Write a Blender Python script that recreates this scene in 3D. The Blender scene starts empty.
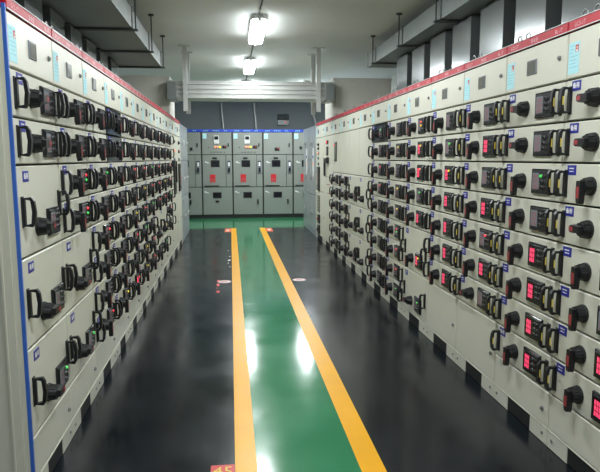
import bpy, math, random
from mathutils import Matrix, Vector
random.seed(7)
SC = bpy.context.scene
COL = SC.collection
PI = math.pi

# ------------------------------------------------------------------ camera
FPX, CAM_H, ROLL = 594.3, 1.55, .0026
VPX, VPY = 230.1 - 300.0, 158.3 - 236.0            # vanishing point of the aisle, from the image centre
_Y = Vector((VPX, VPY, FPX)).normalized()           # aisle direction in camera space (x right, y down, z forward)
_U = Vector((0, -FPX, VPY)).normalized()
_S = _Y.cross(_U).normalized()
if _S.x < 0: _S = -_S
_U = _S.cross(_Y)
if _U.y > 0: _U = -_U
_X = _S * math.cos(ROLL) + _U * math.sin(ROLL); _Z = _U * math.cos(ROLL) - _S * math.sin(ROLL)
right = Vector((_X.x, _Y.x, _Z.x)); down = Vector((_X.y, _Y.y, _Z.y)); fwd = Vector((_X.z, _Y.z, _Z.z))
cam = bpy.data.cameras.new('camera'); cam.sensor_width = 36; cam.lens = FPX / 600 * 36; cam.clip_start = .05
camo = bpy.data.objects.new('camera', cam); COL.objects.link(camo)
m = Matrix.Identity(4)
for i in range(3):
    m[i][0] = right[i]; m[i][1] = -down[i]; m[i][2] = -fwd[i]
m.translation = Vector((0, 0, CAM_H)); camo.matrix_world = m
SC.camera = camo

# ------------------------------------------------------------------ light and exposure
world = bpy.data.worlds.new('world'); SC.world = world; world.use_nodes = True
world.node_tree.nodes['Background'].inputs[0].default_value = (.75, .85, .9, 1)
world.node_tree.nodes['Background'].inputs[1].default_value = .05
SC.view_settings.view_transform = 'Standard'; SC.view_settings.look = 'None'
SC.view_settings.gamma = 1; SC.view_settings.use_curve_mapping = False
SC.view_settings.exposure = 0.0
LAMP_STRENGTH = 80.0
CEIL = 3.25

# ------------------------------------------------------------------ materials
def srgb(r, g, b):
    f = lambda c: (c / 255 / 12.92) if c / 255 <= .04045 else ((c / 255 + .055) / 1.055) ** 2.4
    return (f(r), f(g), f(b), 1)
MATS = {}
def mat(name, col, rough=.5, metal=0, noise=0, nscale=8, bump=0, bscale=60, emit=None, estr=0, spec=.5, stretch=(1, 1, 1), rvar=0):
    M = bpy.data.materials.new(name); M.use_nodes = True
    nt = M.node_tree; b = nt.nodes['Principled BSDF']
    b.inputs['Base Color'].default_value = col; b.inputs['Roughness'].default_value = rough
    b.inputs['Metallic'].default_value = metal; b.inputs['Specular IOR Level'].default_value = spec
    if emit:
        b.inputs['Emission Color'].default_value = emit; b.inputs['Emission Strength'].default_value = estr
    if noise or bump or rvar:
        tc = nt.nodes.new('ShaderNodeTexCoord'); mp = nt.nodes.new('ShaderNodeMapping')
        mp.inputs['Scale'].default_value = stretch
        nt.links.new(tc.outputs['Object'], mp.inputs['Vector'])
    if noise or rvar:
        n = nt.nodes.new('ShaderNodeTexNoise'); n.inputs['Scale'].default_value = nscale; n.inputs['Detail'].default_value = 5
        nt.links.new(mp.outputs[0], n.inputs['Vector'])
    if noise:
        mr = nt.nodes.new('ShaderNodeMapRange')
        mr.inputs['From Min'].default_value = .3; mr.inputs['From Max'].default_value = .7
        mr.inputs['To Min'].default_value = 1 - noise; mr.inputs['To Max'].default_value = 1 + noise
        mx = nt.nodes.new('ShaderNodeVectorMath'); mx.operation = 'SCALE'
        mx.inputs[0].default_value = col[:3]
        nt.links.new(n.outputs['Fac'], mr.inputs['Value']); nt.links.new(mr.outputs[0], mx.inputs['Scale'])
        nt.links.new(mx.outputs[0], b.inputs['Base Color'])
    if rvar:
        m2 = nt.nodes.new('ShaderNodeMapRange')
        m2.inputs['From Min'].default_value = .3; m2.inputs['From Max'].default_value = .7
        m2.inputs['To Min'].default_value = max(.02, rough - rvar); m2.inputs['To Max'].default_value = rough + rvar
        nt.links.new(n.outputs['Fac'], m2.inputs['Value']); nt.links.new(m2.outputs[0], b.inputs['Roughness'])
    if bump:
        n2 = nt.nodes.new('ShaderNodeTexNoise'); n2.inputs['Scale'].default_value = bscale; n2.inputs['Detail'].default_value = 3
        bp = nt.nodes.new('ShaderNodeBump'); bp.inputs['Strength'].default_value = bump; bp.inputs['Distance'].default_value = .01
        nt.links.new(mp.outputs[0], n2.inputs['Vector']); nt.links.new(n2.outputs['Fac'], bp.inputs['Height'])
        nt.links.new(bp.outputs[0], b.inputs['Normal'])
    MATS[name] = M
    return M

mat('beige', srgb(213, 212, 197), .35, noise=.02, nscale=4)
mat('beige_dark', srgb(150, 149, 134), .5, noise=.03)
mat('gap', srgb(46, 45, 40), .8, noise=.05)
mat('red_strip', srgb(180, 8, 36), .4, noise=.04, nscale=10, spec=.3)
mat('silver', srgb(196, 200, 200), .35, .6, noise=.03)
mat('white_print', srgb(240, 240, 238), .5, noise=.01)
mat('black', srgb(24, 25, 28), .38, noise=.08, nscale=30)
mat('black_gloss', srgb(20, 22, 30), .2, noise=.06, nscale=12)
mat('vent_black', srgb(26, 27, 28), .6, noise=.1)
mat('screen', srgb(136, 141, 150), .18, noise=.04)
mat('digit_dim', srgb(150, 60, 62), .3, noise=.03)
mat('digit_lit', srgb(255, 80, 120), .4, noise=.01, emit=srgb(255, 85, 130), estr=1.25)
mat('screen_lit', srgb(90, 20, 30), .3, noise=.02, emit=srgb(200, 20, 50), estr=.35)
mat('lamp_red', srgb(230, 60, 70), .3, noise=.01, emit=srgb(255, 60, 75), estr=.9)
mat('lamp_yellow', srgb(230, 205, 60), .3, noise=.01, emit=srgb(250, 220, 50), estr=.8)
mat('lamp_green', srgb(60, 190, 90), .3, noise=.01, emit=srgb(70, 225, 80), estr=.7)
mat('lamp_orange', srgb(235, 150, 120), .3, noise=.01, emit=srgb(255, 165, 135), estr=.55)
mat('lever_red', srgb(158, 58, 62), .45, noise=.03)
mat('print_pale', srgb(126, 186, 204), .6, noise=.02)
mat('sticker_yellow', srgb(222, 200, 84), .5, noise=.03)
mat('tag_blue', srgb(42, 46, 150), .4, noise=.03)
mat('trim_blue', srgb(60, 108, 200), .4, noise=.03)
mat('paper_cyan', srgb(178, 228, 236), .6, noise=.02)
mat('photo_red', srgb(190, 70, 72), .5, noise=.05)
mat('skin_print', srgb(220, 180, 160), .5, noise=.02)
mat('glass_dark', srgb(112, 112, 104), .12, noise=.05)
mat('chrome', srgb(150, 152, 152), .38, .8, noise=.02)
mat('duct', srgb(140, 146, 148), .2, .7, noise=.05, nscale=3, bump=.02, bscale=2)
mat('riser_grey', srgb(136, 141, 142), .2, .45, noise=.04, nscale=3, bump=.02, bscale=2)
mat('print_pink', srgb(232, 176, 184), .5, noise=.02)
mat('duct_dull', srgb(138, 144, 144), .42, .5, noise=.06, nscale=3)
mat('duct_back', srgb(70, 76, 78), .6, noise=.05)
mat('alu', srgb(205, 207, 204), .35, .5, noise=.03)
mat('busbox', srgb(212, 211, 202), .5, noise=.03)
mat('grey_cab', srgb(138, 143, 137), .42, noise=.02, nscale=4)
mat('grey_end', srgb(165, 172, 176), .3, .25, noise=.03)
mat('hv_blue', srgb(44, 72, 190), .35, noise=.03)
mat('sign_red', srgb(205, 40, 52), .45, noise=.03)
mat('lamp_body', srgb(225, 227, 226), .4, noise=.01)
mat('diffuser', (1, 1, 1, 1), .4, noise=.005, emit=(.94, .99, 1, 1), estr=LAMP_STRENGTH)
mat('diffuser_side', (1, 1, 1, 1), .4, noise=.005, emit=(.94, .99, 1, 1), estr=LAMP_STRENGTH * .2)
mat('ceiling', srgb(232, 236, 236), .75, noise=.04, nscale=1.2, bump=.1, bscale=30)
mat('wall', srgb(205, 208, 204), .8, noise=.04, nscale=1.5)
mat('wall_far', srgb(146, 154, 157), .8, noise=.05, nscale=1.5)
mat('floor_black', srgb(20, 25, 29), .2, noise=.25, nscale=2.2, bump=.05, bscale=5, rvar=.07, spec=.3)
mat('floor_green', srgb(52, 126, 86), .13, noise=.08, nscale=2.5, bump=.05, bscale=9, rvar=.05)
mat('floor_yellow', srgb(238, 172, 24), .32, noise=.05, nscale=5, bump=.02, bscale=6, rvar=.03, spec=.35)
mat('paint_red', srgb(205, 62, 62), .4, noise=.08)
mat('paint_orange', srgb(232, 110, 70), .4, noise=.05)
mat('paint_white', srgb(235, 228, 228), .4, noise=.05)
mat('stain', srgb(18, 20, 22), .3, noise=.1)

# ------------------------------------------------------------------ mesh building
class MB:
    def __init__(s): s.v = []; s.f = []; s.mi = []; s.mats = []; s.sm = []
    def _m(s, name):
        if name not in s.mats: s.mats.append(name)
        return s.mats.index(name)
    def add(s, vs, fs, m, smooth=False):
        o = len(s.v); i = s._m(m)
        s.v += [tuple(p) for p in vs]
        for f in fs: s.f.append([a + o for a in f]); s.mi.append(i); s.sm.append(smooth)
    def box(s, x0, x1, y0, y1, z0, z1, m):
        s.add([(x, y, z) for x in (x0, x1) for y in (y0, y1) for z in (z0, z1)],
              [(0, 1, 3, 2), (4, 6, 7, 5), (0, 4, 5, 1), (2, 3, 7, 6), (0, 2, 6, 4), (1, 5, 7, 3)], m)
    def panel(s, x0, x1, z0, z1, yb, yf, m, ch=.003):       # slab facing -y with chamfered front edges
        c = ch
        vs = [(x0, yb, z0), (x1, yb, z0), (x1, yb, z1), (x0, yb, z1),
              (x0, yf + c, z0), (x1, yf + c, z0), (x1, yf + c, z1), (x0, yf + c, z1),
              (x0 + c, yf, z0 + c), (x1 - c, yf, z0 + c), (x1 - c, yf, z1 - c), (x0 + c, yf, z1 - c)]
        fs = [(3, 2, 1, 0), (8, 9, 10, 11)]
        for k in range(4):
            l = (k + 1) % 4
            fs += [(k, l, 4 + l, 4 + k), (4 + k, 4 + l, 8 + l, 8 + k)]
        s.add(vs, fs, m)
    def quad(s, x0, x1, z0, z1, y, m):                        # facing -y
        s.add([(x0, y, z0), (x1, y, z0), (x1, y, z1), (x0, y, z1)], [(0, 1, 2, 3)], m)
    def bar(s, p, q, r, m, n=8, r2=None, caps=True):          # round bar from p to q
        p = Vector(p); q = Vector(q); d = (q - p).normalized()
        a = Vector((0, 0, 1)) if abs(d.z) < .9 else Vector((1, 0, 0))
        u = d.cross(a).normalized(); w = d.cross(u)
        r2 = r if r2 is None else r2
        vs = []
        for k in range(n):
            t = 2 * PI * k / n; vs.append(p + (u * math.cos(t) + w * math.sin(t)) * r)
        for k in range(n):
            t = 2 * PI * k / n; vs.append(q + (u * math.cos(t) + w * math.sin(t)) * r2)
        s.add(vs, [(k, (k + 1) % n, n + (k + 1) % n, n + k) for k in range(n)], m, True)
        if caps: s.add(vs, [tuple(range(n - 1, -1, -1)), tuple(range(n, 2 * n))], m)
    def path(s, pts, w, t, m, closed=False):                  # flat-section bar (w along x, t in plane) along points in the y-z plane
        n = len(pts); vs = []
        for i, (x, y, z) in enumerate(pts):
            a = pts[i - 1] if (i or closed) else pts[i]; b = pts[(i + 1) % n] if (i < n - 1 or closed) else pts[i]
            dy, dz = b[1] - a[1], b[2] - a[2]; L = math.hypot(dy, dz) or 1
            ny, nz = -dz / L * t / 2, dy / L * t / 2
            vs += [(x - w / 2, y + ny, z + nz), (x + w / 2, y + ny, z + nz), (x + w / 2, y - ny, z - nz), (x - w / 2, y - ny, z - nz)]
        fs = []
        for i in range(n if closed else n - 1):
            j = (i + 1) % n
            for k in range(4):
                l = (k + 1) % 4; fs.append((4 * i + k, 4 * i + l, 4 * j + l, 4 * j + k))
        if not closed: fs += [(3, 2, 1, 0), (4 * n - 4, 4 * n - 3, 4 * n - 2, 4 * n - 1)]
        s.add(vs, fs, m)
    def disc(s, x, y, z, r, m, n=12, rz=None):                # facing -y
        rz = rz or r
        s.add([(x + r * math.cos(2 * PI * k / n), y, z + rz * math.sin(2 * PI * k / n)) for k in range(n)], [tuple(range(n))], m)
    def flat(s, pts, z0, z1, m):                               # horizontal prism
        n = len(pts)
        s.add([(x, y, z0) for x, y in pts] + [(x, y, z1) for x, y in pts],
              [tuple(range(n - 1, -1, -1)), tuple(range(n, 2 * n))] + [(k, (k + 1) % n, n + (k + 1) % n, n + k) for k in range(n)], m)
    def text(s, txt, size, x, y, z, m, align='CENTER', flat=False):
        vs, fs = text_geo(txt, size, align)
        if flat: s.add([(x + a, y + b, z) for a, b in vs], fs, m)
        else: s.add([(x + a, y, z + b) for a, b in vs], fs, m)
    def mesh(s, name):
        me = bpy.data.meshes.new(name); me.from_pydata(s.v, [], s.f)
        for n in s.mats: me.materials.append(MATS[n])
        me.polygons.foreach_set('material_index', s.mi); me.polygons.foreach_set('use_smooth', s.sm)
        me.update(); return me
    def obj(s, name, parent=None, loc=(0, 0, 0)):
        return place(s.mesh(name), name, parent, loc)

_tc = {}
def text_geo(txt, size, align):
    k = (txt, align)
    if k not in _tc:
        cu = bpy.data.curves.new('lettering', 'FONT'); cu.body = txt; cu.align_x = align; cu.align_y = 'CENTER'
        cu.size = 1; cu.resolution_u = 1
        o = bpy.data.objects.new('lettering', cu); COL.objects.link(o)
        dg = bpy.context.evaluated_depsgraph_get(); me = bpy.data.meshes.new_from_object(o.evaluated_get(dg))
        _tc[k] = ([(v.co.x, v.co.y) for v in me.vertices], [tuple(p.vertices) for p in me.polygons])
        bpy.data.objects.remove(o); bpy.data.curves.remove(cu); bpy.data.meshes.remove(me)
    vs, fs = _tc[k]
    return [(a * size, b * size) for a, b in vs], fs

def place(me, name, parent=None, loc=(0, 0, 0)):
    o = bpy.data.objects.new(name, me); COL.objects.link(o); o.location = loc
    if parent is not None: o.parent = parent
    return o
def thing(name, label, cat, loc=(0, 0, 0), rz=0, group=None):
    o = bpy.data.objects.new(name, None); COL.objects.link(o); o.empty_display_size = .1
    o.location = loc; o.rotation_euler = (0, 0, rz); return tag(o, label, cat, group)
def tag(o, label, cat, group=None):
    o['label'] = label; o['category'] = cat
    if group: o['group'] = group
    return o
def struct(o): o['kind'] = 'structure'; return o
CACHE = {}
def cached(key, fn):
    if key not in CACHE: CACHE[key] = fn()
    return CACHE[key]

# ------------------------------------------------------------------ room shell
XR, XL = 1.673, -.902                                  # front planes of the two rows
WL, WR, Y0, Y1 = -2.7, 3.4, -3.2, 17.3
b = MB(); b.box(WL, WR, Y0, Y1, -.1, 0, 'floor_black'); struct(b.obj('floor'))
b = MB(); b.box(WL, WR, Y0, Y1, CEIL, CEIL + .1, 'ceiling'); struct(b.obj('ceiling'))
b = MB(); b.box(WL - .1, WL, Y0, Y1, 0, CEIL, 'wall'); struct(b.obj('wall_left'))
b = MB(); b.box(WR, WR + .1, Y0, Y1, 0, CEIL, 'wall'); struct(b.obj('wall_right'))
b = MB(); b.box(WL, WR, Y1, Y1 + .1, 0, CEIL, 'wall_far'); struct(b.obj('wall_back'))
b = MB(); b.box(WL, WR, Y0 - .1, Y0, 0, CEIL, 'wall'); struct(b.obj('wall_front'))

# painted floor
def slab(name, x0, x1, y0, y1, z1, m, label, cat, group=None, z0=0.0):
    q = MB(); q.box(x0, x1, y0, y1, z0, z1, m)
    return tag(q.obj(name), label, cat, group)
slab('walkway_coating', .108, .624, -3.1, 13.28, .0015, 'floor_green', 'long glossy green painted walkway down the middle of the aisle', 'floor paint')
q = MB(); q.flat([(XL + .01, 13.28), (XR - .01, 13.28), (XR - .01, 13.72), (WR - .02, 13.72), (WR - .02, 15.545), (WL + .02, 15.545), (WL + .02, 13.12), (XL + .01, 13.12)][:8], 0, .0015, 'floor_green')
tag(q.obj('cross_walkway_coating'), 'green painted floor band across the back in front of grey cabinets', 'floor paint')
slab('lane_stripe', -.002, .108, -3.1, 13.28, .002, 'floor_yellow', 'yellow painted stripe on the left edge of the green walkway', 'floor stripe', 'yellow walkway stripes')
slab('lane_stripe', .624, .748, -3.1, 13.28, .002, 'floor_yellow', 'yellow painted stripe on the right edge of the green walkway', 'floor stripe', 'yellow walkway stripes')
def end_mark(x0, x1, label):
    t = thing('floor_sign', label, 'floor sign', (x0, 12.58, 0), 0, 'orange squares at the stripe ends')
    q = MB(); q.box(0, x1 - x0, 0, .64, 0, .002, 'paint_orange'); q.obj('plate', t)
    q = MB(); q.box(.04, x1 - x0 - .04, .2, .44, .002, .0028, 'paint_white'); q.obj('white_panel', t)
end_mark(-.14, -.006, 'small orange square sign on floor left of the left yellow stripe')
end_mark(.755, .89, 'small orange square sign on floor right of the right yellow stripe')
t = thing('floor_sign', 'red square floor sign with yellow number beside left stripe at bottom edge', 'floor sign', (-.108, 2.876, 0))
q = MB(); q.box(-.016, .104, -.16, 0, 0, .002, 'paint_red'); q.obj('plate', t)
q = MB(); q.text('45', .105, .046, -.062, .0025, 'sticker_yellow', flat=True); q.obj('number', t, (0, 0, 0))
def disc_sign(x, y, label):
    t = thing('round_floor_sign', label, 'floor sign', (x, y, 0), 0, 'round floor signs')
    q = MB(); q.flat([(.085 * math.cos(2 * PI * k / 24), .085 * math.sin(2 * PI * k / 24)) for k in range(24)], 0, .002, 'paint_white'); q.obj('disc', t)
    q = MB()
    for k in range(28):
        a, c = 2 * PI * k / 28, 2 * PI * (k + 1) / 28
        q.add([(r * math.cos(u), r * math.sin(u), .0026) for u in (a, c) for r in (.068, .076)], [(0, 1, 3, 2)], 'paint_red')
    for (x0, x1, y0, y1) in ((-.04, .04, .012, .022), (-.045, .03, -.008, .003), (-.03, .045, -.03, -.02)):
        q.box(x0, x1, y0, y1, .002, .0026, 'photo_red')
    q.obj('red_print', t)
disc_sign(-.098, 7.45, 'round white floor sign left of the left yellow stripe')
disc_sign(.855, 7.45, 'round white floor sign right of the right yellow stripe')
def blob(cx, cy, rx, ry, n=9):
    return [(cx + rx * math.cos(2 * PI * k / n) * random.uniform(.75, 1.15), cy + ry * math.sin(2 * PI * k / n) * random.uniform(.75, 1.15)) for k in range(n)]
q = MB()
for (x, y, rx, ry) in ((-.178, 7.5, .02, .09), (-.175, 7.27, .022, .1), (-.168, 6.88, .022, .07), (-.183, 7.08, .01, .03)):
    q.flat(blob(x, y, rx, ry), 0, .0012, 'paint_red')
tag(q.obj('paint_spots'), 'red paint drips on black floor beside left round sign', 'paint spots')['kind'] = 'stuff'
q = MB()
for (x, y, r) in ((-.055, 8.8, .012), (-.03, 9.4, .014), (-.04, 9.05, .022), (-.06, 10.0, .012), (-.03, 8.5, .01)):
    q.flat(blob(x, y, r, r * 2.5), 0, .0012, 'paint_white')
tag(q.obj('paint_spots'), 'white paint spots on black floor beside left yellow stripe', 'paint spots')['kind'] = 'stuff'
q = MB(); q.flat(blob(-.24, 11.5, .085, .3, 14), 0, .001, 'stain')
tag(q.obj('floor_stain'), 'dark oily patch on the black floor left of the left stripe', 'stain')

# ------------------------------------------------------------------ small switchgear fittings (local frame: x right, z up, front towards -y)
def m_handle(yellow, h=.116):
    q = MB(); d = .046; hh = h / 2
    q.path([(0, -.006, -hh), (0, -d + .006, -hh), (0, -d, -hh + .012), (0, -d - .005, 0), (0, -d, hh - .012), (0, -d + .006, hh), (0, -.006, hh)], .02, .016, 'black', closed=True)
    q.panel(-.014, .014, -hh - .01, hh + .01, 0, -.006, 'black', .002)
    if yellow:
        for sx in (-1, 1): q.box(sx * .0102 - .0006, sx * .0102 + .0006, -d - .003, -d + .004, -.022, .02, 'sticker_yellow')
    return q.mesh('handle')
def m_knob(direction):
    q = MB(); n = 14
    q.bar((0, 0, 0), (0, -.012, 0), .046, 'black', n, .044)
    q.bar((0, -.012, 0), (0, -.046, 0), .04, 'black', n, .033)
    for k in range(8):                                          # ribbed grip
        a = 2 * PI * k / 8; q.bar((.038 * math.cos(a), -.014, .038 * math.sin(a)), (.033 * math.cos(a), -.042, .033 * math.sin(a)), .005, 'black', 5)
    L, w = (.084 if direction == 'down' else .058), (.016 if direction == 'down' else .021)
    dx, dz = {'left': (-1, 0), 'right': (1, 0), 'down': (0, -1)}[direction]
    def P(a, bb, y): return (dx * a - dz * bb, y, dz * a + dx * bb)
    prof = [(-.026, .018), (.02, .021), (L - .012, w), (L, w * .6)]
    pts = [(a, bb) for a, bb in prof] + [(a, -bb) for a, bb in reversed(prof)]
    k = len(pts)
    q.add([P(a, bb, -.04) for a, bb in pts] + [P(a * .97, bb * .85, -.066) for a, bb in pts],
          [tuple(range(k)), tuple(range(2 * k - 1, k - 1, -1))] + [(i, k + i, k + (i + 1) % k, (i + 1) % k) for i in range(k)], 'black')
    ra, rb = (.002, .056) if direction == 'down' else (.022, L - .006)
    rp = [(ra, -.011), (rb, -.011), (rb, .011), (ra, .011)]
    q.add([P(a, bb, -.0672) for a, bb in rp], [(0, 1, 2, 3)], 'lever_red')
    tp = [P(L * .975, s * w * .5, y) for s, y in ((-1, -.046), (1, -.046), (1, -.062), (-1, -.062))]
    if direction != 'down': q.add(tp, [(0, 1, 2, 3)], 'lever_red')
    return q.mesh('rotary_switch')
def m_display(lit, dots):
    q = MB(); w, h = .18, .135
    q.panel(-w / 2, w / 2, -h / 2, h / 2, 0, -.014, 'black_gloss', .004)
    q.panel(-w / 2 + .012, w / 2 - .012, -h / 2 + .01, h / 2 - .01, -.013, -.017, 'black', .002)
    q.quad(-.07, .0, -.042, .046, -.0173, 'screen' if not lit else 'black_gloss')
    if lit: q.quad(-.061, -.009, -.04, .04, -.0177, 'screen_lit')
    dm = 'digit_lit' if lit else 'digit_dim'
    for r in range(3):
        for c in range(3):
            x = -.058 + c * .018; z = .026 - r * .027
            for (a0, a1, b0, b1) in ((0, .011, .017, .02), (0, .011, .0085, .0115), (0, .011, 0, .003), (0, .0028, 0, .02), (.0085, .011, 0, .02)):
                q.quad(x + a0, x + a1, z - .01 + b0, z - .01 + b1, -.0182, dm)
    for i, z in enumerate((.03, 0, -.03)):
        c = dots[i] if i < len(dots) else None
        q.bar((.028, -.016, z), (.028, -.022, z), .011, 'chrome', 10); q.bar((.028, -.022, z), (.028, -.029, z), .0088, 'lamp_' + c if c else 'black', 10, .006)
    for z in (.03, .0, -.03): q.panel(.05, .072, z - .008, z + .008, -.016, -.021, 'black', .002)
    return q.mesh('display')
def m_tag(two):
    q = MB(); q.panel(-.037, .037, -.024, .024, 0, -.0025, 'tag_blue', .001)
    if two:
        for k, (dx, dz) in enumerate(((-.001, 0), (.001, 0), (0, .0009), (0, -.0009))): q.text('备用', .028, dx, -.003 - k * .0001, dz, 'white_print')
    else:
        q.box(-.02, .02, -.0031, -.0024, .006, .011, 'white_print')
        q.box(-.017, .004, -.0031, -.0024, -.009, -.004, 'white_print'); q.box(.008, .018, -.0031, -.0024, -.009, -.004, 'white_print')
    return q.mesh('label_plate')
def m_lock():
    q = MB(); q.bar((0, 0, 0), (0, -.006, 0), .013, 'chrome', 12); q.bar((0, -.006, 0), (0, -.011, 0), .009, 'chrome', 12)
    q.box(-.0015, .0015, -.0116, -.011, -.006, .006, 'vent_black'); return q.mesh('lock')
def m_eye():
    q = MB(); n = 14; R, r = .024, .0045
    for k in range(n):
        a, c = 2 * PI * k / n, 2 * PI * (k + 1) / n
        q.bar((R * math.cos(a), 0, .034 + R * math.sin(a)), (R * math.cos(c), 0, .034 + R * math.sin(c)), r, 'chrome', 6)
    q.bar((0, 0, 0), (0, 0, .012), .011, 'chrome', 8); return q.mesh('lifting_eye')
def m_sheet():
    q = MB(); w, h = .092, .15
    q.box(-w / 2, w / 2, -.0012, 0, -h / 2, h / 2, 'paper_cyan')
    q.quad(.012, .038, .026, .06, -.0016, 'photo_red')
    q.disc(.025, -.0019, .047, .0065, 'skin_print', 10); q.quad(.018, .032, .028, .037, -.0019, 'white_print')
    for k in range(7): q.quad(-.036, (.002 if k < 3 else .034) - .006 * (k % 3), .058 - k * .017, .0605 - k * .017, -.0016, 'print_pale')
    return q.mesh('notice_sheet')
def m_window():
    q = MB(); q.panel(-.052, .052, -.04, .04, 0, -.006, 'screen', .003); q.panel(-.045, .045, -.033, .033, -.005, -.0075, 'glass_dark', .001)
    return q.mesh('viewing_window')

def panel_mesh(w, h, name, m='beige', t=.022, g=.005):
    def f():
        q = MB(); q.panel(g, w - g, g, h - g, t, 0, m, .004); return q.mesh(name)
    return cached(('panel', round(w, 3), round(h, 3), name, m), f)

HEAD0, TOP0, U = 2.16, 1.93, .2035
def drawer(root, w, z0, h, side, big=False, lever=None, lit=False, dots=(), two=False, dark=False, no_display=False, yellow=False):
    d = place(panel_mesh(w, h, 'drawer', 'black_gloss' if dark else 'beige'), 'drawer', root, (0, 0, z0))
    c = h / 2
    hz = c; kz = c - (.085 if big else .005)
    y = yellow
    hm = cached(('h', y), lambda: m_handle(y))
    place(hm, 'handle', d, (.05, 0, hz)); 
    place(hm, 'handle', d, (w - .035, 0, hz))
    lever = lever or 'down'
    place(cached(('k', lever), lambda: m_knob(lever)), 'rotary_switch', d, (.26 if side == 'R' else .25, 0, kz))
    key = ('d', lit, tuple(dots))
    if not no_display: place(cached(key, lambda: m_display(lit, dots)), 'display', d, (.474, 0, kz + .005))
    lz = h - (.05 if big else .035)
    place(cached(('t', two), lambda: m_tag(two)), 'label_plate', d, (.095 if side == 'R' else .115, 0, lz))
    return d
def cabinet(side, y, w, label, plinth_h, group):
    """y = the end of the column that is on the left when facing it"""
    t = thing('switchgear_cabinet', label, 'cabinet', (XR if side == 'R' else XL, y, 0), -PI / 2 if side == 'R' else PI / 2, group)
    def body():
        q = MB(); q.box(.0015, w - .0015, .022, .98, plinth_h, HEAD0 + .03, 'gap')
        q.box(.0015, w - .0015, .0225, .979, HEAD0 + .03, 2.2, 'beige_dark')
        q.box(.0015, .0022, .03, .975, plinth_h, 2.19, 'beige')
        return q.mesh('body')
    place(cached(('body', round(w, 3), plinth_h), body), 'body', t)
    def head():
        q = MB(); q.panel(.004, w - .004, HEAD0 + .004, 2.212, .022, -.004, 'red_strip', .004)
        q.box(.004, w - .004, -.006, .0, HEAD0 + .003, HEAD0 + .007, 'silver'); q.box(.004, w - .004, -.005, .022, 2.212, 2.215, 'silver')
        return q.mesh('header_strip')
    hd = place(cached(('head', round(w, 3)), head), 'header_strip', t)
    for txt, size, u in (('GCS-1T', .033, .1), ('馈电柜', .031, w * .5), ('BL-1T', .033, w - .085)):
        def letters():
            q = MB(); q.text(txt, size * .88, 0, -.0046, 0, 'print_pink'); return q.mesh('lettering')
        place(cached(('let', txt), letters), 'lettering', hd, (u, 0, 2.185))
    for u in (.07, .17): place(cached('eye', m_eye), 'lifting_eye', t, (u, .04, 2.2))
    td = place(panel_mesh(w, HEAD0 - TOP0, 'top_door'), 'top_door', t, (0, 0, TOP0))
    place(cached('win', m_window), 'viewing_window', td, (.31, 0, .115))
    place(cached('lock', m_lock), 'lock', td, (w - .07, 0, .12))
    place(cached('sheet', m_sheet), 'notice_sheet', td, (.058, 0, .1))
    def plin():
        q = MB(); a = .19
        q.box(.002, w - .002, .012, .95, 0, plinth_h, 'gap')
        q.panel(.003, a, .002, plinth_h - .003, .012, 0, 'beige', .002); q.panel(w - a, w - .003, .002, plinth_h - .003, .012, 0, 'beige', .002)
        q.box(.003, w - .003, -.003, .012, plinth_h - .004, plinth_h, 'beige')
        return q.mesh('plinth')
    p = place(cached(('pl', round(w, 3), plinth_h), plin), 'plinth', t)
    def vent():
        q = MB(); q.panel(.192, w - .192, .004, plinth_h - .006, .012, .004, 'vent_black', .001)
        for k in range(6): q.box(.2, w - .2, .002, .005, .012 + k * (plinth_h - .03) / 6, .017 + k * (plinth_h - .03) / 6, 'vent_black')
        return q.mesh('vent')
    place(cached(('ve', round(w, 3), plinth_h), vent), 'vent', p)
    def bolt():
        q = MB(); q.bar((0, 0, 0), (0, -.006, 0), .009, 'chrome', 6); return q.mesh('bolt')
    for u in (.05, w - .05): place(cached('bolt', bolt), 'bolt', p, (u, 0, plinth_h * .55))
    return t
def base_panel(t, w, z0, z1, name='base_panel', lock=True):
    o = place(panel_mesh(w, z1 - z0, name), name, t, (0, 0, z0))
    if lock: place(cached('lock', m_lock), 'lock', o, (w - .06, 0, (z1 - z0) * .45))
    return o

ORD = ['', 'nearest', 'second', 'third', 'fourth', 'fifth', 'sixth', 'seventh', 'eighth', 'ninth', 'tenth', 'eleventh', 'twelfth', 'thirteenth']
# ------------------------------------------------------------------ right-hand row: column edges from near to far
RY = [2.205, 2.867, 3.527, 4.192, 4.887, 5.581, 6.281, 6.985, 7.665, 8.345, 9.03, 9.75, 10.6, 11.62]
PLR = .1
LIT = 'L'
RSPEC = [  # rows from the top: (state, dots)
    ['d', 'd', 'd', 'd', 'd', 'd', 'L', 'L'],
    ['d', 'd', 'dg', 'd', 'Ld', 'L', 'L', 'L'],
    ['d', 'L', 'd', 'L', 'dr', 'L', 'd'],
    ['d', 'dg', 'Ly', 'L', 'L', 'L', 'L'],
    ['dry', 'Ly', 'Lo', 'dg', 'L'],
    ['d', 'dy', 'd', 'dy', 'dy', 'drg', 'dr', 'dr', 'dg'],
    ['dg', 'd', 'dr', 'dr', 'd', 'd', 'd', 'd', 'd'],
    ['dg', 'd', 'd', 'd', 'd', 'dy', 'd', 'd', 'd'],
]
RLAB = ['nearest the camera, cut by the right frame edge', 'second from camera, eight drawers over shallow base', 'third from camera, seven drawers over blank base',
        'fourth from camera, lock on its tall base panel', 'fifth from camera, two tall drawers at bottom', 'sixth from camera, nine low drawers',
        'seventh from camera, one black drawer front at top', 'eighth from camera, tall drawers without meters', 'ninth from camera, tall drawers with meters',
        'tenth from camera, six drawers under blank panel', 'eleventh from camera, tall dark meter panel', 'twelfth from camera, black angled crank handle', 'last at far end, signal lamps and grille']
DOTC = {'g': 'green', 'y': 'yellow', 'r': 'red', 'o': 'orange'}
def dots_of(s):
    return tuple(DOTC[c] for c in s if c in DOTC)
GR, GL = 'right-hand row of beige cabinets', 'left-hand row of beige cabinets'
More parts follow.
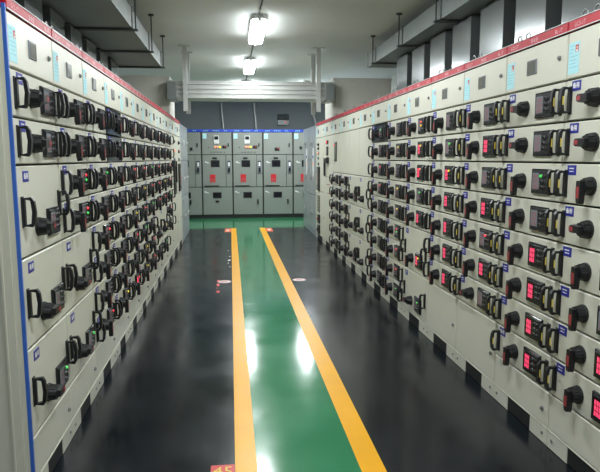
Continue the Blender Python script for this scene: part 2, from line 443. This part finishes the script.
for i in range(13):
    w = RY[i + 1] - RY[i]
    t = cabinet('R', RY[i + 1], w, 'beige cabinet, right row, ' + RLAB[i], PLR, GR)
    if i < 7:
        spec = RSPEC[i]; z = TOP0
        for r, s in enumerate(spec):
            h = U if r < 8 else z - PLR - .0
            z -= h
            two = (i == 0 and r in (0, 1, 3)) or (i == 1 and r in (0, 1)) or random.random() < .12
            lev = 'left' if (i == 0 and r in (0, 1, 3)) or (i == 1 and r in (0, 1)) or (i == 2 and r == 6) else 'down'
            drawer(t, w, z, h, 'R', lever=lev, lit='L' in s, dots=dots_of(s), two=two, dark=(i == 6 and r == 0), yellow=i < 3)
        if i == 4:
            z -= 2 * U; drawer(t, w, z, 2 * U, 'R', big=True, lit=True, dots=('yellow',))
            drawer(t, w, PLR, z - PLR, 'R', big=True, lever='left', dots=('green',))
        elif z > PLR + .02: base_panel(t, w, PLR, z, lock=True)
    elif i in (7, 8):
        z = TOP0 - 3 * U; base_panel(t, w, z, TOP0, 'blank_panel', False)
        hh = (z - PLR) / 3
        for r in range(3):
            z -= hh; drawer(t, w, z, hh, 'R', big=True, lever='left', dots=(), no_display=(i == 7))
    elif i in (9, 10):
        z = TOP0 - 3 * U; bp = base_panel(t, w, z, TOP0, 'blank_panel', False)
        if i == 10:
            q = MB(); q.panel(-.085, .085, -.15, .15, 0, -.016, 'black', .004); q.panel(-.07, .07, -.13, .13, -.015, -.019, 'glass_dark', .002)
            q.bar((-.05, -.019, .11), (-.05, -.026, .11), .014, 'lamp_red', 10)
            q.box(-.07, .07, -.0205, -.018, -.05, -.04, 'black'); q.obj('meter_panel', bp, (.33, 0, .33))
        hh = (z - PLR) / 6
        for r in range(6):
            z -= hh
            s = [['dr', 'dg', 'dr', 'd', 'd', 'd'], ['d', 'd', 'd', 'd', 'd', 'd']][i - 9][r]
            drawer(t, w, z, hh, 'R', dots=dots_of(s))
    elif i == 11:
        bp = base_panel(t, w, 1.22, TOP0, 'breaker_panel', False)
        q = MB(); q.panel(-.07, .07, -.03, .03, 0, -.02, 'black', .004); q.bar((0, -.02, 0), (0, -.03, 0), .022, 'lamp_red', 10); q.obj('signal_lamp', bp, (.38, 0, .6))
        q = MB(); q.panel(-.07, .07, -.075, .075, 0, -.02, 'black', .004); q.quad(-.05, .05, -.05, .05, -.0205, 'glass_dark'); q.obj('meter', bp, (.38, 0, .45))
        q = MB(); q.panel(-.1, .1, -.05, .05, 0, -.05, 'black', .01); q.box(-.2, -.09, -.05, -.015, .005, .045, 'black'); q.box(-.2, -.165, -.05, -.015, -.27, .045, 'black'); q.obj('crank_handle', bp, (.42, 0, .29))
        bp = base_panel(t, w, PLR, 1.22, 'lower_door', False)
        q = MB()
        for zz in (.99, .84): q.box(-.16, .16, -.002, 0, zz, zz + .012, 'lever_red')
        q.obj('red_lines', bp, (.45, 0, 0))
    else:
        bp = base_panel(t, w, .93, TOP0, 'breaker_panel', False)
        for zz, mm in ((.87, 'black'), (.8, 'black'), (.71, 'lamp_orange'), (.62, 'chrome'), (.51, 'chrome')):
            q = MB(); q.bar((0, 0, 0), (0, -.012, 0), .03, 'black', 12); q.bar((0, -.012, 0), (0, -.03, 0), .022, mm, 12, .016); q.obj('signal_lamp', bp, (.35, 0, zz))
        q = MB(); q.panel(-.13, .13, -.225, .225, 0, -.03, 'black', .008); q.panel(-.1, .1, -.2, .2, -.029, -.034, 'glass_dark', .003); q.obj('breaker', bp, (.38, 0, .23))
        bp = base_panel(t, w, PLR, .93, 'lower_door', True)
        q = MB(); q.panel(-.14, .14, -.16, .16, 0, -.006, 'vent_black', .003)
        for k in range(7): q.box(-.13, .13, -.012, -.004, -.145 + k * .043, -.125 + k * .043, 'beige_dark')
        q.obj('grille', bp, (.36, 0, .58))
        for k in range(2):
            q = MB(); q.panel(-.09, .09, -.08, .08, 0, -.03, 'black', .006); q.bar((0, -.03, 0), (0, -.05, 0), .03, 'lever_red' if k == 0 else 'black', 10); q.obj('breaker', bp, (.45, 0, .3 - k * .2))

# ------------------------------------------------------------------ left-hand row
LY = [2.651, 3.285, 3.92, 4.57, 5.20, 5.815, 6.445, 7.095, 7.76, 8.49, 9.37, 10.27, 11.14]
PLL = .1
LLAB = ['nearest the camera, blue corner trim', 'second from camera, two tall lower drawers', 'third from camera, before the black fronts',
        'fourth from camera, two black drawer fronts at top', 'fifth from camera, just beyond the black fronts', 'sixth from camera, second beyond the black fronts', 'seventh from camera, third beyond the black fronts',
        'eighth from camera', 'ninth from camera', 'tenth from camera, last with drawers', 'eleventh from camera, black crank handle', 'last at far end beside grey cabinets']
LROWS = [[1, 1, 2, 2, 2], [1, 1, 1, 1, 2, 2]] + [[1] * 8] * 5 + [[1, 1, 1, 1, 1, 2, 1]] * 2 + [[1] * 7]
LDOT = ['', 'r', '', 'g', 'r', '', 'r', 'y']
for i in range(12):
    w = LY[i + 1] - LY[i]
    t = cabinet('L', LY[i], w, 'beige cabinet, left row, ' + LLAB[i], PLL, GL)
    if i < 10:
        z = TOP0
        for r, u in enumerate(LROWS[i]):
            h = U * u; z -= h
            big = u == 2
            lev = 'right' if i == 0 or big else 'down'
            s = ''
            if i == 0: s = ['', '', '', '', 'g'][r]
            elif i == 1: s = ['', '', 'rg', 'rg', '', 'g'][r]
            elif i > 1 and r > 1: s = random.choice(LDOT)
            drawer(t, w, z, h, 'L', big=big, lever=lev, dots=dots_of(s), two=(i == 0 and r > 1) or (i == 1 and big), dark=(i == 3 and r < 2), lit=(i > 1 and r > 2 and random.random() < .06))
        if z > PLL + .02: base_panel(t, w, PLL, z)
    else:
        bp = base_panel(t, w, .95, TOP0, 'breaker_panel', False)
        for zz, mm in ((.87, 'black'), (.72, 'lamp_orange' if i == 10 else 'lever_red'), (.58, 'chrome')):
            q = MB(); q.bar((0, 0, 0), (0, -.012, 0), .035, 'black', 12); q.bar((0, -.012, 0), (0, -.03, 0), .026, mm, 12, .018); q.obj('signal_lamp', bp, (w * .5, 0, zz))
        q = MB(); q.panel(-.13, .13, -.24, .24, 0, -.03, 'black', .008); q.panel(-.1, .1, -.2, .2, -.029, -.034, 'glass_dark', .003); q.obj('breaker', bp, (w * .5, 0, .27))
        if i == 10:
            q = MB(); q.panel(-.1, .1, -.05, .05, 0, -.05, 'black', .01); q.box(.08, .2, -.06, -.02, .0, .04, 'black'); q.box(.165, .2, -.06, -.02, -.3, .04, 'black'); q.obj('crank_handle', bp, (.2, 0, .52))
        bp = base_panel(t, w, PLL, .95, 'lower_door', True)
    if i == 0:                                                   # finished end of the row, with the blue corner trim
        q = MB(); q.box(-.012, -.0005, -.002, .013, 0, HEAD0 + .02, 'trim_blue'); q.box(-.012, -.0005, .0135, .035, 0, HEAD0, 'beige'); q.obj('corner_trim', t)
        q = MB()
        for z0, z1 in ((.0, TOP0 - .004), (TOP0 + .004, 2.2)):
            q.box(-.022, -.0005, .036, .072, z0, z1, 'beige'); q.box(-.014, -.0005, .072, .9, z0, z1, 'beige'); q.box(-.026, -.0005, .07, .078, z0, z1, 'beige')
        q.obj('end_panel', t)

# ------------------------------------------------------------------ grey cabinets at the far end of both rows
def grey_end(side, y0, y1, label):
    w = y1 - y0
    t = thing('grey_end_cabinet', label, 'cabinet', (XR + .005 if side == 'R' else XL - .005, y1 if side == 'R' else y0, 0), -PI / 2 if side == 'R' else PI / 2, 'grey metal cabinets ending the rows')
    q = MB(); q.box(.002, w - .002, .02, .98, .0, 2.19, 'grey_end'); q.obj('body', t)
    q = MB(); q.box(.002, w - .002, -.002, .02, 0, .08, 'grey_end'); q.obj('plinth', t)
    for k, (z0, z1) in enumerate(((.085, .8), (.81, 1.5), (1.51, 2.19))):
        q = MB(); q.panel(.006, w - .006, z0, z1, .02, 0, 'grey_end', .005); 
        for j in range(3): q.box(w * (.25 + .25 * j) - .012, w * (.25 + .25 * j) + .012, -.006, 0, z0 + .03, z1 - .03, 'silver')
        d = q.obj('door', t)
        q = MB(); q.box(-.015, .015, -.03, 0, -.05, .05, 'silver'); q.bar((0, -.03, 0), (.12, -.035, .03), .01, 'silver', 8); q.obj('handle', d, (w * .4, 0, (z0 + z1) / 2))
    if side == 'R':
        q = MB(); q.box(-.06, .06, -.008, -.0, -.32, .25, 'white_print'); q.box(-.05, .05, -.012, -.007, -.1, -.05, 'lamp_orange'); q.box(-.05, .05, -.012, -.007, .05, .1, 'hv_blue'); q.obj('status_strip', t, (w * .6, 0, 1.5))
for k in range(2):
    grey_end('L', 11.16 + k * .95, 12.105 + k * .95, ['grey metal end cabinet adjoining the far end of the left beige row', 'grey metal end cabinet last in left row before the back cabinets'][k])
    grey_end('R', 11.64 + k * 1.03, 12.665 + k * 1.03, ['grey metal end cabinet adjoining the far end of the right beige row', 'grey metal end cabinet last in right row before the back cabinets'][k])

# ------------------------------------------------------------------ grey-green cabinets across the back
BY = 15.55
BX = [-2.294, -1.509, -.724, .061, .846, 1.631, 2.416]
BLAB = ['hidden behind the left row', 'half hidden by the left row', 'lit meter above, small oval plate below', 'lit meter above, no oval plate', 'black red switch, no meter above', 'half hidden by the right row']
for i in range(1, 6):
    w = .77
    t = thing('back_cabinet', 'grey-green cabinet at the back, ' + BLAB[i], 'cabinet', (BX[i], BY, 0), 0, 'grey-green cabinets along the back'); t.scale = (.785 / .77, 1, 1.022)
    q = MB(); q.box(.002, w - .002, .02, 1.2, .0, 2.17, 'grey_cab'); q.box(.0, w, .012, .02, .0, 2.17, 'gap'); q.obj('body', t)
    q = MB(); q.box(.002, w - .002, -.002, .5, 2.17, 2.235, 'hv_blue'); hd = q.obj('header_strip', t)
    q = MB()
    for (a, c) in ((.06, .2), (w * .5 - .1, w * .5 + .1), (w - .2, w - .08)):
        for k in range(int((c - a) / .045)): q.box(a + k * .045, a + k * .045 + .03, -.004, -.002, 2.19, 2.215, 'print_pale')
    q.obj('lettering', hd)
    q = MB(); q.box(.004, w - .004, .0, .03, 0, .085, 'vent_black'); q.obj('plinth', t)
    # top door
    q = MB(); q.panel(.018, w - .018, 1.615, 2.16, .015, 0, 'grey_cab', .006); d = q.obj('top_door', t)
    q = MB(); q.box(-.05, .05, -.003, 0, -.065, .065, 'paper_cyan'); q.box(-.04, .02, -.004, -.003, .03, .045, 'white_print'); q.obj('notice_sheet', d, (.085, 0, 2.07))
    if i in (2, 3, 0, 1):
        if i in (2, 3):
            q = MB(); q.panel(-.065, .065, -.1, .1, 0, -.03, 'lamp_body', .006); q.panel(-.05, .05, .0, .085, -.028, -.034, 'black_gloss', .003); q.obj('meter', d, (.375, 0, 1.98))
            for x, mm in ((.34, 'lamp_orange'), (.4, 'lamp_orange'), (.46, 'lamp_yellow')):
                q = MB(); q.bar((0, 0, 0), (0, -.03, 0), .026, mm, 12); q.obj('signal_lamp', d, (x, 0, 1.8))
            q = MB(); q.panel(-.05, .05, -.035, .035, 0, -.02, 'black', .004); q.box(.0, .035, -.024, -.02, -.01, .025, 'lever_red'); q.obj('switch', d, (.57, 0, 1.8))
            for x in (.18, .24, .32, .4, .48, .57):
                q = MB(); q.panel(-.018, .018, -.014, .014, 0, -.012, 'glass_dark', .003); q.obj('push_button', d, (x, 0, 1.67 + (.12 if x == .18 else 0)))
        else:
            q = MB(); q.panel(-.03, .03, -.035, .035, 0, -.02, 'black', .004); q.obj('switch', d, (.52, 0, 1.75))
    elif i == 4:
        q = MB(); q.panel(-.06, .06, -.04, .04, 0, -.02, 'black', .004); q.box(.0, .05, -.026, -.02, .0, .035, 'lever_red'); q.obj('switch', d, (.36, 0, 1.745))
    else:
        q = MB(); q.panel(-.03, .03, -.035, .035, 0, -.02, 'black', .004); q.obj('switch', d, (.2, 0, 1.78))
    q = MB(); q.box(-.012, .012, -.03, 0, -.045, .045, 'black'); q.obj('handle', d, (w - .1, 0, 1.85))
    # middle door, and the narrow door beside it
    q = MB(); q.panel(.018, .595, .8, 1.6, .015, 0, 'grey_cab', .006); q.box(.06, .42, -.012, 0, .81, .835, 'gap'); d = q.obj('middle_door', t)
    q = MB(); q.panel(-.11, .11, -.085, .085, 0, -.01, 'black', .004); q.panel(-.09, .09, -.065, .065, -.009, -.012, 'black_gloss', .002); q.obj('viewing_window', d, (.335, 0, 1.385))
    q = MB(); q.box(-.055, .055, -.012, 0, -.022, .022, 'black'); q.obj('name_plate', d, (.325, 0, 1.52))
    q = MB(); q.box(-.068, .068, -.004, 0, -.1, .1, 'sign_red')
    q.quad(-.05, .05, -.085, -.0, -.0045, 'photo_red'); q.obj('warning_sign', d, (.265, 0, 1.015))
    q = MB(); q.add([(-.05, -.003, .03), (.05, -.003, -.02), (.05, -.003, -.035), (-.06, -.003, -.005)], [(0, 1, 2, 3)], 'lamp_body'); q.obj('sticker', d, (.14, 0, 1.42))
    q = MB(); q.panel(.605, w - .018, .8, 1.6, .015, 0, 'grey_cab', .005); d = q.obj('side_door', t)
    q = MB(); q.panel(-.05, .05, -.16, .16, 0, -.015, 'screen', .004); q.box(-.02, .02, -.04, -.015, .02, .12, 'white_print'); q.box(-.025, .025, -.05, -.015, -.12, -.02, 'black'); q.box(-.04, .04, -.02, -.015, .125, .15, 'black'); q.obj('operating_handle', d, (.68, 0, 1.3))
    # lower door
    q = MB(); q.panel(.018, w - .018, .095, .785, .015, 0, 'grey_cab', .006); d = q.obj('lower_door', t)
    q = MB(); q.panel(-.11, .11, -.075, .075, 0, -.01, 'black', .004); q.panel(-.09, .09, -.055, .055, -.009, -.012, 'black_gloss', .002); q.obj('viewing_window', d, (.37, 0, .59))
    q = MB(); q.add([(-.05, -.003, .03), (.05, -.003, -.02), (.05, -.003, -.035), (-.06, -.003, -.005)], [(0, 1, 2, 3)], 'lamp_body'); q.obj('sticker', d, (.11, 0, .67))
    if i == 2:
        q = MB(); q.bar((-.02, 0, 0), (-.02, -.01, 0), .03, 'black', 12); q.bar((.02, 0, 0), (.02, -.01, 0), .03, 'black', 12); q.obj('oval_plate', d, (.37, 0, .43))
    else:
        q = MB(); q.box(-.018, .018, -.04, 0, -.06, .06, 'black'); q.obj('handle', d, (.63 if i > 1 else .47, 0, .42))

# ------------------------------------------------------------------ overhead cable ducts, risers and hangers
def cable_duct(side, x0, x1, ys, zb, label):
    t = thing('cable_duct', label, 'duct', ((x0 + x1) / 2, ys[0], zb))
    hw = (x1 - x0) / 2
    for a, c in zip(ys[:-1], ys[1:]):
        q = MB(); y0, y1 = a - ys[0] + .004, c - ys[0] - .004
        q.box(-hw, hw, y0, y1, 0, .19, 'duct_dull')
        q.obj('duct_section', t)
        q = MB(); q.box(-hw - .012, hw + .012, y1 - .02, y1 + .02, 0, .202, 'duct_dull'); q.obj('flange', t)
LD = [-2.6, -1.23, .01, 1.25, 2.49, 3.73, 4.97, 6.21, 7.45, 8.69]
RD = [-2.0, -.71, .59, 1.89, 3.19, 4.49, 5.79, 7.09, 8.4, 8.87]
cable_duct('L', -1.9, -.935, LD, 2.82, 'long grey metal cable duct hung under the ceiling above left row')
cable_duct('R', 2.05, 2.95, RD, 2.88, 'long grey metal cable duct hung under the ceiling above right row')
def duct_hanger(x0, x1, y, zb, label, group):
    t = thing('duct_hanger', label, 'hanger', ((x0 + x1) / 2, y, zb - .015), 0, group); hw = (x1 - x0) / 2 + .03
    q = MB(); q.box(-hw - .02, hw + .02, -.04, .03, 0, .014, 'duct_back'); q.obj('cross_bar', t)
    for s in (-1, 1):
        q = MB(); q.bar((s * hw, 0, .0), (s * hw, 0, CEIL - zb + .015), .008, 'duct_back', 8); q.obj('rod', t)
        q = MB(); q.box(s * hw - .03, s * hw + .03, -.02, .02, CEIL - zb + .015 - .02, CEIL - zb + .015, 'duct_back'); q.obj('ceiling_clip', t)
for k, y in enumerate(LD[5:]):
    duct_hanger(-1.9, -.935, y + .045, 2.82, 'threaded rod hanger under the left duct, ' + ['near the camera out of frame', 'fourth from its far end', 'third from its far end', 'second from its far end', 'at its far end'][k], 'hangers of the left duct')
for k, y in enumerate(RD[3:9]):
    duct_hanger(2.05, 2.95, y + .045, 2.88, 'threaded rod hanger under the right duct, ' + ['sixth', 'fifth', 'fourth', 'third', 'second', 'first'][k] + ' from its far end', 'hangers of the right duct')
def riser(x0, x1, y0, y1, zt, label, group):
    t = thing('cable_riser', label, 'duct', ((x0 + x1) / 2, (y0 + y1) / 2, 2.2), 0, group)
    a, c = (x1 - x0) / 2, (y1 - y0) / 2
    q = MB(); q.box(-a, a, -c, c, 0, zt - 2.218, 'riser_grey'); q.obj('casing', t)
    q = MB(); q.box(-a - .012, a + .012, -c - .012, c + .012, 0, .025, 'duct_dull'); q.obj('foot_flange', t)
for k in range(8):
    y = 3.43 + .646 * k
    riser(-1.85, -1.47, y, y + .43, 2.82, 'flat grey metal cable riser above left row, ' + ORD[k + 1] + ' from the camera' if k else 'flat grey metal cable riser above left row, nearest the camera', 'risers above the left row')
for k in range(8):
    y = 2.82 + .675 * k
    riser(2.25, 2.62, y, y + .46, 2.88, ('shiny metal cable riser above right row, ' + ORD[k + 1] + ' from the camera') if k else 'shiny metal cable riser above right row, nearest the camera', 'risers above the right row')

# bus-bar bridge between the rows
t = thing('bus_bridge', 'ribbed pale metal bus duct spanning the aisle below the ceiling', 'duct', (.36, 9.5, 2.47))
L = 1.3
q = MB(); q.box(-L, L, .02, .48, 0, .25, 'alu')
q.obj('casing', t)
for z0, z1 in ((0, .05), (.068, .12), (.138, .19), (.208, .25)):
    q = MB(); q.panel(-L + .14, L - .14, z0, z1, .02, 0, 'alu', .006); q.obj('rib', t)
for s in (-1, 1):
    q = MB(); a, c = sorted((s * (L - .13), s * L)); q.box(a, c, -.004, .484, -.02, .27, 'duct_dull'); q.obj('end_flange', t)
q = MB(); q.box(-L, L, -.01, .49, .25, .265, 'alu'); q.obj('cover', t)
def bus_box(x0, x1, label):
    t = thing('bus_box', label, 'duct', ((x0 + x1) / 2, 9.72, 2.2), 0, 'bus boxes at the bridge ends')
    a = (x1 - x0) / 2
    q = MB(); q.box(-a, a, .01, .9, 0, .63, 'busbox'); q.obj('casing', t)
    q = MB(); q.panel(-a + .02, a - .02, .02, .61, .012, 0, 'busbox', .004); q.obj('front_panel', t)
    q = MB(); q.box(-a - .01, a + .01, -.005, .91, .6, .635, 'busbox'); q.obj('lid', t)
bus_box(-1.88, -.935, 'pale sheet metal bus box on left row at the bridge end')
bus_box(1.69, 2.64, 'grey sheet metal bus box on right row at the bridge end')
def strut(x, y, label):
    q = MB()
    for (a, c, d, e) in ((-.035, .035, -.004, .004), (-.035, -.027, 0, .04), (.027, .035, 0, .04)): q.box(a, c, d, e, 0, CEIL - 2.27, 'alu')
    t = thing('hanger_strut', label, 'hanger', (x, y, 2.27), 0, 'struts holding the bus bridge')
    q.obj('channel', t)
    q = MB(); q.box(-.09, .09, -.04, .06, CEIL - 2.285, CEIL - 2.27, 'alu'); q.obj('ceiling_plate', t)
    q = MB(); q.box(-.03, .03, .004, .05, .13, .17, 'alu'); q.obj('bracket', t)
strut(-.662, 9.42, 'front metal channel strut at left end of the bus bridge')
strut(-.662, 10.02, 'rear metal channel strut at left end of the bus bridge')
strut(1.395, 9.42, 'front metal channel strut at right end of the bus bridge')
strut(1.395, 10.02, 'rear metal channel strut at right end of the bus bridge')

# ------------------------------------------------------------------ ceiling lamps
def lamp(x, y, L, label):
    t = thing('ceiling_lamp', label, 'lamp', (x, y, CEIL), 0, 'ceiling lamps')
    q = MB(); q.box(-.05, .05, -L / 2 + .05, L / 2 - .05, -.05, 0, 'lamp_body'); q.obj('base', t)
    q = MB(); n = 16; w, l, r = .095, L / 2, .09
    ring = []
    for cx, cy, a0 in ((w - r, l - r, 0), (-w + r, l - r, 90), (-w + r, -l + r, 180), (w - r, -l + r, 270)):
        for k in range(5):
            a = math.radians(a0 + k * 22.5); ring.append((cx + r * math.cos(a), cy + r * math.sin(a)))
    k = len(ring)
    vs = [(a, c, -.0625) for a, c in ring] + [(a, c, -.1) for a, c in ring] + [(a * .9, c * .985, -.125) for a, c in ring]
    q.add(vs, [tuple(range(k))], 'lamp_body')
    fs = [tuple(range(3 * k - 1, 2 * k - 1, -1))]
    q.add(vs, [(j + i, j + k + i, j + k + (i + 1) % k, j + (i + 1) % k) for i in range(k) for j in (0, k)], 'diffuser_side')
    q.add(vs, fs, 'diffuser'); q.obj('diffuser', t)
    for s in (-1, 1):
        q = MB(); q.box(-.02, .02, s * L / 2 - .02, s * L / 2 + .03, -.1, -.0625, 'lamp_body'); q.obj('clip', t)
for y, lab in ((7.95, 'larger lit white ceiling lamp, nearer of the two in view'), (10.95, 'smaller lit white ceiling lamp just before the bus bridge'), (13.95, 'lit ceiling lamp behind the bus bridge over the middle aisle'),
               (4.95, 'lit ceiling lamp just above the top frame edge'), (1.95, 'lit ceiling lamp right above the camera'), (-1.05, 'lit ceiling lamp behind the camera')):
    lamp(.375, y, 1.3, lab)
lamp(1.75, 14.0, 1.35, 'lit ceiling lamp behind the bus bridge near the right row')
q = MB()
for a, c in ((8.62, 10.28), (5.62, 7.28), (11.62, 13.28)): q.bar((.375, a, CEIL - .012), (.375, c, CEIL - .012), .01, 'duct_back', 8)
tag(q.obj('lamp_conduit'), 'thin dark conduit along the ceiling linking the lamps', 'conduit')

# ------------------------------------------------------------------ things on the back wall
t = thing('wall_conduit', 'pale steep conduit on the back wall above middle cabinet', 'conduit', (.74, 17.26, 0))
q = MB(); q.bar((.04, 0, 2.1), (-.04, 0, 3.1), .035, 'alu', 10); q.obj('pipe', t)
t = thing('wall_conduit', 'pale conduit on the back wall above left meter cabinet', 'conduit', (-.19, 17.26, 0))
q = MB(); q.bar((.04, 0, 2.1), (-.04, 0, 3.1), .03, 'alu', 10); q.obj('pipe', t)
t = thing('wall_conduit', 'slanted pale conduit on the back wall near the right row', 'conduit', (2.4, 17.26, 0))
q = MB(); q.bar((.16, 0, 2.2), (-.04, 0, 2.95), .03, 'alu', 10); q.obj('pipe', t)
t = thing('alarm_box', 'dark twin wall box with red lamp high on the back wall', 'alarm box', (1.53, 17.3, 2.63))
for s in (-1, 1):
    q = MB(); q.panel(s * .09 - .07, s * .09 + .07, .02, .16, 0, -.1, 'duct_back', .01); q.obj('speaker_box', t)
q = MB(); q.panel(-.17, .17, -.14, .01, 0, -.08, 'duct_dull', .01); q.obj('case', t)
q = MB(); q.bar((.06, -.08, -.06), (.06, -.095, -.06), .02, 'lamp_red', 10); q.obj('lamp', t)
